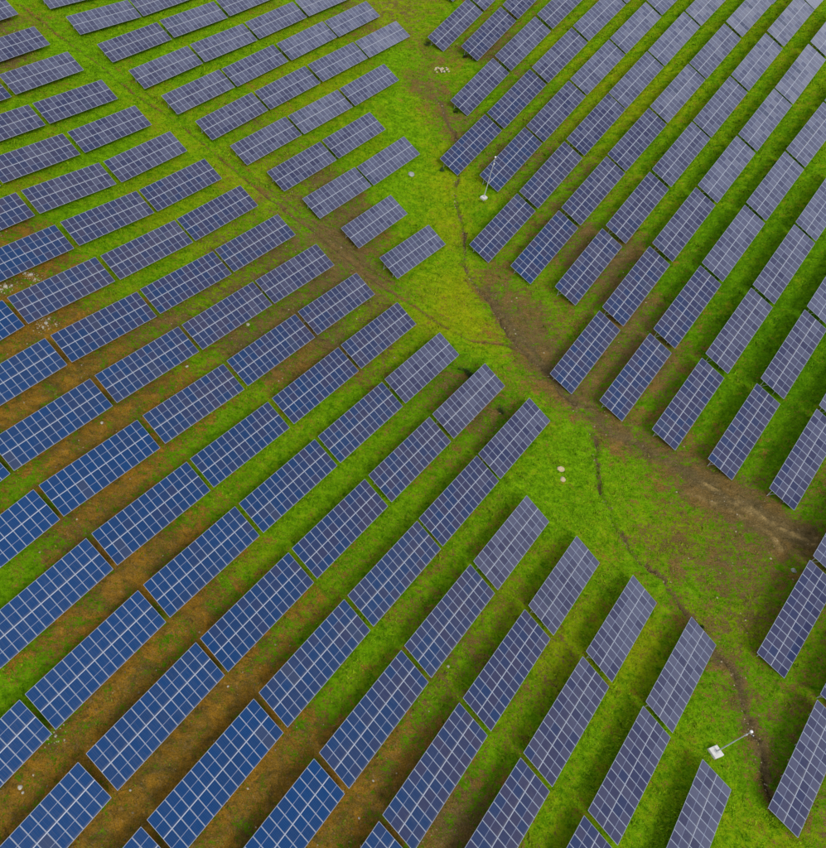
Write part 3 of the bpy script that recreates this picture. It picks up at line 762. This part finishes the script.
pm.quad([(-gx, -ms, zg), (gx, -ms, zg), (gx, ms, zg), (-gx, ms, zg)], 2)
pm.quad([(-hx, hy, 0), (hx, hy, 0), (hx, -hy, 0), (-hx, -hy, 0)], 3)
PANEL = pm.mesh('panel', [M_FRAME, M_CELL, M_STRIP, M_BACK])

M_CAP = simple('bright_aluminium', (0.36, 0.39, 0.47), 0.45, 0.1, 0.08, 2.0)
cm = MB(); cm.box((0, 0, 0.004), (LEN / 2 - 0.006, 0.017, 0.006)); CAP = cm.mesh('middle_cap_strip', [M_CAP])
STATIONS = (-5.9, -1.97, 1.97, 5.9)
fm = MB()
for yy in (-1.55, -0.45, 0.45, 1.55): fm.box((0, yy, -0.035), (LEN / 2 - 0.03, 0.022, 0.033))
for xx in STATIONS: fm.box((xx, 0, -0.122), (0.035, 1.75, 0.052))
FRAME = fm.mesh('support_frame', [M_STEEL])
po = MB(); po.box((0, 0, 0.5), (0.045, 0.035, 0.5)); POST = po.mesh('post', [M_STEEL])
br_ = MB(); br_.box((0, 0, 0.5), (0.022, 0.022, 0.5)); BRACE = br_.mesh('brace', [M_STEEL])

ORD = ['zeroth', 'first', 'second', 'third', 'fourth', 'fifth', 'sixth', 'seventh', 'eighth', 'ninth', 'tenth', 'eleventh', 'twelfth',
       'thirteenth', 'fourteenth', 'fifteenth', 'sixteenth', 'seventeenth', 'eighteenth', 'nineteenth', 'twentieth']
ROWCOUNT = {}
for r, i, *_ in TABLES: ROWCOUNT[r] = max(ROWCOUNT.get(r, 0), i)


def table_label(r, i):
    k = int(r[1:])
    if r[0] == 'L':
        if ROWCOUNT[r] == 1: return 'only visible solar table of %s row from top, left block' % ORD[k + 1]
        return 'solar table, %s from right end of %s row from top, left block' % (ORD[i], ORD[k + 1])
    if r[0] == 'A':
        if ROWCOUNT[r] == 1: return 'solitary solar table making %s row from top, block above the track' % ORD[k + 1]
        return 'solar table, %s from the track in %s row from top, block above track' % (ORD[i], ORD[k + 1])
    if r[0] == 'R':
        if ROWCOUNT[r] == 1: return 'only visible solar table of %s row from left, right hand block' % ORD[k + 1]
        return 'solar table, %s up from the valley in %s row from left, right hand block' % (ORD[i], ORD[k + 1])
    return {('S1', 1): 'solar table at right edge below the muddy clay patch',
            ('S1', 2): 'sliver of solar table at right edge beside the clay patch',
            ('S2', 1): 'solar table in bottom right corner beside the stony gully',
            ('S2', 2): 'sliver of solar table at right edge above the bottom right table'}[(r, i)]


GROUPS = {'L': 'solar tables of the left block', 'A': 'solar tables above the track', 'R': 'solar tables of the right hand block', 'S': 'solar tables at the lower right edge'}


def rod(parent, name, mesh, a, b):
    d = b - a
    Mx = Matrix.Translation(a) @ d.to_track_quat('Z', 'Y').to_matrix().to_4x4() @ Matrix.Diagonal((1, 1, d.length, 1))
    return link(name, mesh, parent, Mx)


for r, i, x, y, z, az, sl in TABLES:
    g0 = gz(x, y)
    root = empty('solar_table', (x, y, g0), az)
    tag(root, table_label(r, i), 'solar table', GROUPS[r[0]])
    # local frame: x along the table, y across towards the high edge
    R3 = Matrix.Rotation(-sl, 4, 'Y') @ Matrix.Rotation(TILT, 4, 'X')
    base = Matrix.Translation((0, 0, z - g0)) @ R3
    batch = (rnd.random(), rnd.random(), rnd.random(), 1)
    for jr in range(2):
        for jc in range(NC):
            px_ = (jc + 0.5) * LEN / NC - LEN / 2; py_ = (jr - 0.5) * WID / 2
            J = Matrix.Translation((px_, py_, -th + rnd.gauss(0, 0.004))) @ Matrix.Rotation(rnd.gauss(0, 0.004), 4, 'X') @ Matrix.Rotation(rnd.gauss(0, 0.004), 4, 'Y')
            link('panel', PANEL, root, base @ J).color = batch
    under = base @ Matrix.Translation((0, 0, -th - 0.016))
    link('support_frame', FRAME, root, under)
    link('middle_cap_strip', CAP, root, base @ Matrix.Translation((0, 0, 0.012)))
    ca, sa = math.cos(az), math.sin(az)
    def local_ground(p):
        return gz(x + p.x * ca - p.y * sa, y + p.x * sa + p.y * ca) - g0
    for sx in STATIONS:
        tops = []
        for sy in (1.30, -0.65):
            top = under @ Vector((sx + 0.082, sy, -0.10))
            bot = Vector((top.x, top.y, local_ground(top) - 0.25))
            rod(root, 'post', POST, bot, top); tops.append((bot, top))
        a = tops[0][0] + Vector((0.075, 0, 0.40)); b2 = under @ Vector((sx + 0.157, 0.15, -0.13))
        rod(root, 'brace', BRACE, a, b2)

# ------------------------------------------------------------------ masts
def uv_dome(mb, c, r, n=14, rings=7, squash=1.0, m=0, full=True):
    k0 = len(mb.v)
    top = math.pi if full else math.pi / 2
    for a in range(rings + 1):
        t = top * a / rings
        for b in range(n):
            p = 2 * math.pi * b / n
            mb.v.append((c[0] + r * math.sin(t) * math.cos(p), c[1] + r * math.sin(t) * math.sin(p), c[2] + r * squash * math.cos(t)))
    for a in range(rings):
        for b in range(n):
            b1 = (b + 1) % n
            mb.f.append((k0 + a * n + b, k0 + (a + 1) * n + b, k0 + (a + 1) * n + b1, k0 + a * n + b1)); mb.m.append(m)


def mast(x, y, h, half, rz, label):
    z0 = gz(x, y)
    t = empty('mast', (x, y, z0 - 0.05), rz)
    tag(t, label, 'mast', 'slender masts among the solar rows')
    b = MB()
    lo, hi = half + 0.10, half
    zt = 0.42
    ob = [(-lo, -lo, -0.5), (lo, -lo, -0.5), (lo, lo, -0.5), (-lo, lo, -0.5)]
    tp = [(-hi, -hi, zt), (hi, -hi, zt), (hi, hi, zt), (-hi, hi, zt)]
    ch = [(-hi - .03, -hi - .03, zt - 0.04), (hi + .03, -hi - .03, zt - 0.04), (hi + .03, hi + .03, zt - 0.04), (-hi - .03, hi + .03, zt - 0.04)]
    b.quad(tp)
    for k in range(4):
        j = (k + 1) % 4
        b.quad([ob[k], ob[j], ch[j], ch[k]]); b.quad([ch[k], ch[j], tp[j], tp[k]])
    link('concrete_base', b.mesh('concrete_base', [M_CONC]), t)
    b = MB(); b.box((0, 0, zt + 0.012), (0.17, 0.17, 0.012))
    for sx in (-1, 1):
        for sy in (-1, 1): b.tube((sx * .12, sy * .12, zt + .02), (sx * .12, sy * .12, zt + .07), .018, .018, 6)
    link('base_plate', b.mesh('base_plate', [M_STEEL]), t)
    b = MB(); b.tube((0, 0, zt + 0.02), (0, 0, h * 0.55), 0.075, 0.060, 12); b.tube((0, 0, h * 0.55), (0, 0, h), 0.052, 0.042, 12)
    link('pole', b.mesh('pole', [M_STEEL]), t)
    b = MB(); b.box((0.15, 0, h * 0.84), (0.08, 0.07, 0.13)); link('junction_box', b.mesh('junction_box', [M_WHITE]), t)
    b = MB(); b.tube((0, 0, h - 0.25), (0, -0.35, h - 0.10), 0.03, 0.03, 8); b.tube((0, -0.35, h - 0.14), (0, -0.35, h - 0.02), 0.05, 0.05, 8)
    link('bracket', b.mesh('bracket', [M_STEEL]), t)
    b = MB(); b.tube((0, 0, h - 0.02), (0, 0, h + 0.10), 0.13, 0.13, 14); uv_dome(b, (0, 0, h + 0.10), 0.15, squash=0.8)
    head = link('dome_head', b.mesh('dome_head', [M_WHITE], True), t)
    b = MB(); uv_dome(b, (0, -0.35, h - 0.16), 0.10); link('lens', b.mesh('lens', [M_GLASSBLK], True), head)
    return t


mast(POLES[0][0], POLES[0][1], POLES[0][2], 0.50, math.radians(20), 'slender grey mast with white head on a large pale concrete base, lower right')
mast(POLES[1][0], POLES[1][1], POLES[1][2], 0.38, math.radians(35), 'slender mast crossing in front of a right block table, on a small pale base')

# ------------------------------------------------------------------ stones
def rock_mesh(name, r, seed, mat, flat=0.7, n=10, rings=6):
    rr = random.Random(seed)
    mb = MB()
    ks = [(Vector((rr.uniform(-1, 1), rr.uniform(-1, 1), rr.uniform(-1, 1))).normalized(), rr.uniform(0.62, 0.92)) for _ in range(9)]
    vs = []
    for a in range(rings + 1):
        t = math.pi * a / rings
        for b in range(n):
            p = 2 * math.pi * b / n
            d = Vector((math.sin(t) * math.cos(p), math.sin(t) * math.sin(p), math.cos(t)))
            s = 1.0
            for kd, kc in ks:
                q_ = d.dot(kd)
                if q_ > kc: s = min(s, kc / q_ + 0.02)
            s *= 1 + (0 if a in (0, rings) else rr.uniform(-0.05, 0.05))
            vs.append((d.x * r * s, d.y * r * s, d.z * r * s * flat))
    mb.v = vs
    for a in range(rings):
        for b in range(n):
            b1 = (b + 1) % n
            mb.f.append((a * n + b, (a + 1) * n + b, (a + 1) * n + b1, a * n + b1)); mb.m.append(0)
    return mb.mesh(name, [mat])


for k, (x, y, sz, kind, label) in enumerate(STONES):
    r = sz / 2 * 1.05
    o = link('boulder' if sz > 0.55 else 'stone', rock_mesh('stone', r, 40 + k, M_ROCK[kind], 0.62))
    o.location = (x, y, gz(x, y) + r * 0.12); o.rotation_euler = (rnd.uniform(-.2, .2), rnd.uniform(-.2, .2), rnd.uniform(0, 6.3))
    tag(o, label, 'stone', 'loose stones on the ground')

px0, py0 = PILE
pile = empty('stone_pile', (px0, py0, gz(px0, py0)))
tag(pile, 'heap of pale stones on grass near the top edge, beside the right hand block', 'stone pile')
for k in range(24):
    a = rnd.uniform(0, 6.28); d = rnd.random() ** 0.6
    dx, dy = 1.45 * d * math.cos(a), 0.95 * d * math.sin(a)
    r = rnd.uniform(0.16, 0.30)
    o = link('stone', rock_mesh('stone', r, 200 + k, M_ROCK['pale' if k % 3 else 'white'], 0.7, 8, 5), pile)
    o.location = (dx, dy, gz(px0 + dx, py0 + dy) - pile.location.z + r * 0.35 + 0.28 * (1 - d)); o.rotation_euler = (rnd.uniform(-.5, .5), rnd.uniform(-.5, .5), rnd.uniform(0, 6.3))

# ------------------------------------------------------------------ shrubs
M_LEAF = simple('dark_leaves', (0.030, 0.060, 0.012), 0.7, 0, 0.5, 3.0, 0.1)
M_STEM = simple('brown_stem', (0.06, 0.045, 0.03), 0.9)
for k, (x, y, s_, label) in enumerate(SHRUBS):
    rr = random.Random(500 + k)
    t = empty('low_shrub', (x, y, gz(x, y) - 0.02), rr.uniform(0, 6.28))
    tag(t, label, 'shrub', 'low shrubs by the table ends')
    lobes = [(rr.uniform(-.5, .5) * s_, rr.uniform(-.35, .35) * s_, rr.uniform(.2, .5) * s_, rr.uniform(.22, .42) * s_) for _ in range(5)]
    st = MB()
    for lx, ly, lz, lr in lobes: st.tube((lx * .15, ly * .15, 0), (lx, ly, lz), .025, .008, 5)
    link('stem', st.mesh('stem', [M_STEM]), t)
    fo = MB()
    for lx, ly, lz, lr in lobes:
        for _ in range(70):
            d = Vector((rr.gauss(0, 1), rr.gauss(0, 1), rr.gauss(0, 1))).normalized() * lr * rr.uniform(.4, 1.1)
            c = Vector((lx, ly, lz)) + d; c.z = max(c.z, 0.02)
            u = Vector((rr.gauss(0, 1), rr.gauss(0, 1), rr.gauss(0, .6))).normalized(); v = u.orthogonal().normalized()
            a_ = rr.uniform(.05, .10)
            fo.quad([c - u * a_, c + v * a_ * .5, c + u * a_, c - v * a_ * .5])
    link('foliage', fo.mesh('foliage', [M_LEAF]), t)

# ------------------------------------------------------------------ uncountable cover: grass tufts, weeds, gravel
def in_view(x, y, z, m=0.10):
    dz = z - CAM_H; cp, sp = math.cos(CAM_PITCH), math.sin(CAM_PITCH)
    dep = y * cp - dz * sp; up = y * sp + dz * cp
    u = (CAM_PX + CAM_F * x / dep) / 826; v = (424 - CAM_F * up / dep) / 848
    return (u > -m) & (u < 1 + m) & (v > -m) & (v < 1 + m) & (dep > 5)


def scatter(n, seed):
    r = np.random.default_rng(seed)
    x = r.uniform(-62, 126, n); y = r.uniform(-2, 184, n)
    z = sample(Z, x, y)
    k = in_view(x, y, z)
    return r, x[k], y[k], z[k]


def tufts(name, n, seed, nb, h0, h1, spread, keep, tone_gain, label, cat):
    r, x, y, z = scatter(n, seed)
    so, ye, dk, mu = (sample(A, x, y) for A in (soil, yellow, dark, mud))
    nz = sample(N2, x, y)
    k = r.random(len(x)) < keep(so, ye, dk, nz)
    x, y, z, ye, dk, nz, so = (a[k] for a in (x, y, z, ye, dk, nz, so))
    m = len(x)
    S_ = r.uniform(h0, h1, m)
    ang = r.uniform(0, 6.283, (m, nb)); lean = r.uniform(0.35, 1.0, (m, nb)); ln = S_[:, None] * r.uniform(0.7, 1.2, (m, nb))
    wd = ln * r.uniform(0.16, 0.30, (m, nb))
    ca, sa = np.cos(ang), np.sin(ang)
    rx = x[:, None] + spread * S_[:, None] * r.normal(0, 1, (m, nb)); ry = y[:, None] + spread * S_[:, None] * r.normal(0, 1, (m, nb))
    rz = np.repeat(z[:, None] - 0.03, nb, 1)
    A = np.stack([rx - sa * wd, ry + ca * wd, rz], -1); B = np.stack([rx + sa * wd, ry - ca * wd, rz], -1)
    C = np.stack([rx + ca * ln * lean, ry + sa * ln * lean, rz + ln * np.sqrt(np.maximum(0.05, 1.05 - lean ** 2))], -1)
    Vv = np.stack([A, B, C], 2).reshape(-1, 3)
    Tt = np.arange(len(Vv)).reshape(-1, 3)
    me = fast_mesh(name, Vv, tris=Tt)
    rep = lambda a: np.repeat(a, nb * 3)
    attr(me, 'yellow', np.clip(rep(ye * 1.15 - 0.15 + 0.2 * nz) + np.repeat(r.normal(0, 0.12, m * nb), 3), 0, 1)); attr(me, 'dark', rep(dk))
    attr(me, 'dry', np.clip(rep(so * 1.7 - 0.25 + 0.25 * nz) + np.repeat(r.normal(0, 0.22, m * nb), 3), 0, 0.9))
    attr(me, 'tone', np.clip(np.repeat(r.normal(0.48, 0.20, m * nb), 3) + rep(0.25 * nz) + tone_gain, 0, 1))
    me.materials.append(M_GRASS)
    return tag(link(name, me), label, cat, kind='stuff')


tufts('grass', 400000, 21, 5, 0.10, 0.27, 0.6, lambda so, ye, dk, nz: np.clip(1.0 - 1.35 * so + 0.45 * nz, 0.015, 1), 0.0,
      'short green grass covering the ground between the solar rows', 'grass')
tufts('weeds', 60000, 22, 7, 0.20, 0.50, 0.5, lambda so, ye, dk, nz: np.clip((0.65 - so) * (nz > 0.2), 0, 1) * 0.8, -0.28,
      'taller dark tufts of weed scattered in the grass', 'weeds')

# gravel and clods
r, x, y, z = scatter(240000, 31)
so = sample(soil, x, y); mu = sample(mud, x, y)
k = r.random(len(x)) < np.clip((so - 0.35) * 0.6 + 0.2 * (mu > 0.6), 0, 0.5) + 0.6 * sample(gully, x, y)
x, y, z = x[k], y[k], z[k]
rub = [(s_[0], s_[1]) for s_ in STONES if 'stony strip' in s_[4] or 'left edge' in s_[4]]
rx_ = np.repeat([p[0] for p in rub], 45) + r.normal(0, 0.55, 45 * len(rub)); ry_ = np.repeat([p[1] for p in rub], 45) + r.normal(0, 0.55, 45 * len(rub))
x = np.concatenate([x, rx_]); y = np.concatenate([y, ry_]); z = np.concatenate([z, sample(Z, rx_, ry_)]); m = len(x)
dirs = np.array([(1, 0, 0), (0.2, 1, 0), (-1, 0.2, 0), (-.1, -1, 0), (0, 0, 1)], float)
sz = 0.03 + 0.11 * r.random(m) ** 4
jit = r.uniform(0.6, 1.3, (m, 5, 1)); a = r.uniform(0, 6.28, m); ca, sa = np.cos(a)[:, None], np.sin(a)[:, None]
ddx = dirs[None, :, 0] * ca - dirs[None, :, 1] * sa; ddy = dirs[None, :, 0] * sa + dirs[None, :, 1] * ca
Vg = np.stack([ddx, ddy, np.repeat(dirs[None, :, 2], m, 0) * 0.8], -1) * sz[:, None, None] * jit + np.stack([x, y, z + 0.01], -1)[:, None]
tri = np.array([(0, 1, 4), (1, 2, 4), (2, 3, 4), (3, 0, 4)])
Tg = (np.arange(m)[:, None, None] * 5 + tri).reshape(-1, 3)
me = fast_mesh('gravel', Vg.reshape(-1, 3), tris=Tg)
tone = np.clip(r.random(m) ** 5 + 0.35 * (sample(gully, x, y) > 0.5) * r.random(m), 0, 1); tone[-45 * len(rub):] = 0.9
attr(me, 'tone', np.repeat(tone, 5))
mg, n_, l_, b_ = nodes_of('gravel_stone')
l_.new(mix_node(n_, l_, get_attr(n_, 'tone'), (0.085, 0.055, 0.012), (0.30, 0.26, 0.17)), b_.inputs['Base Color'])
b_.inputs['Roughness'].default_value = 0.9
me.materials.append(mg)
tag(link('gravel', me), 'small stones and clods strewn over the bare soil', 'gravel', kind='stuff')
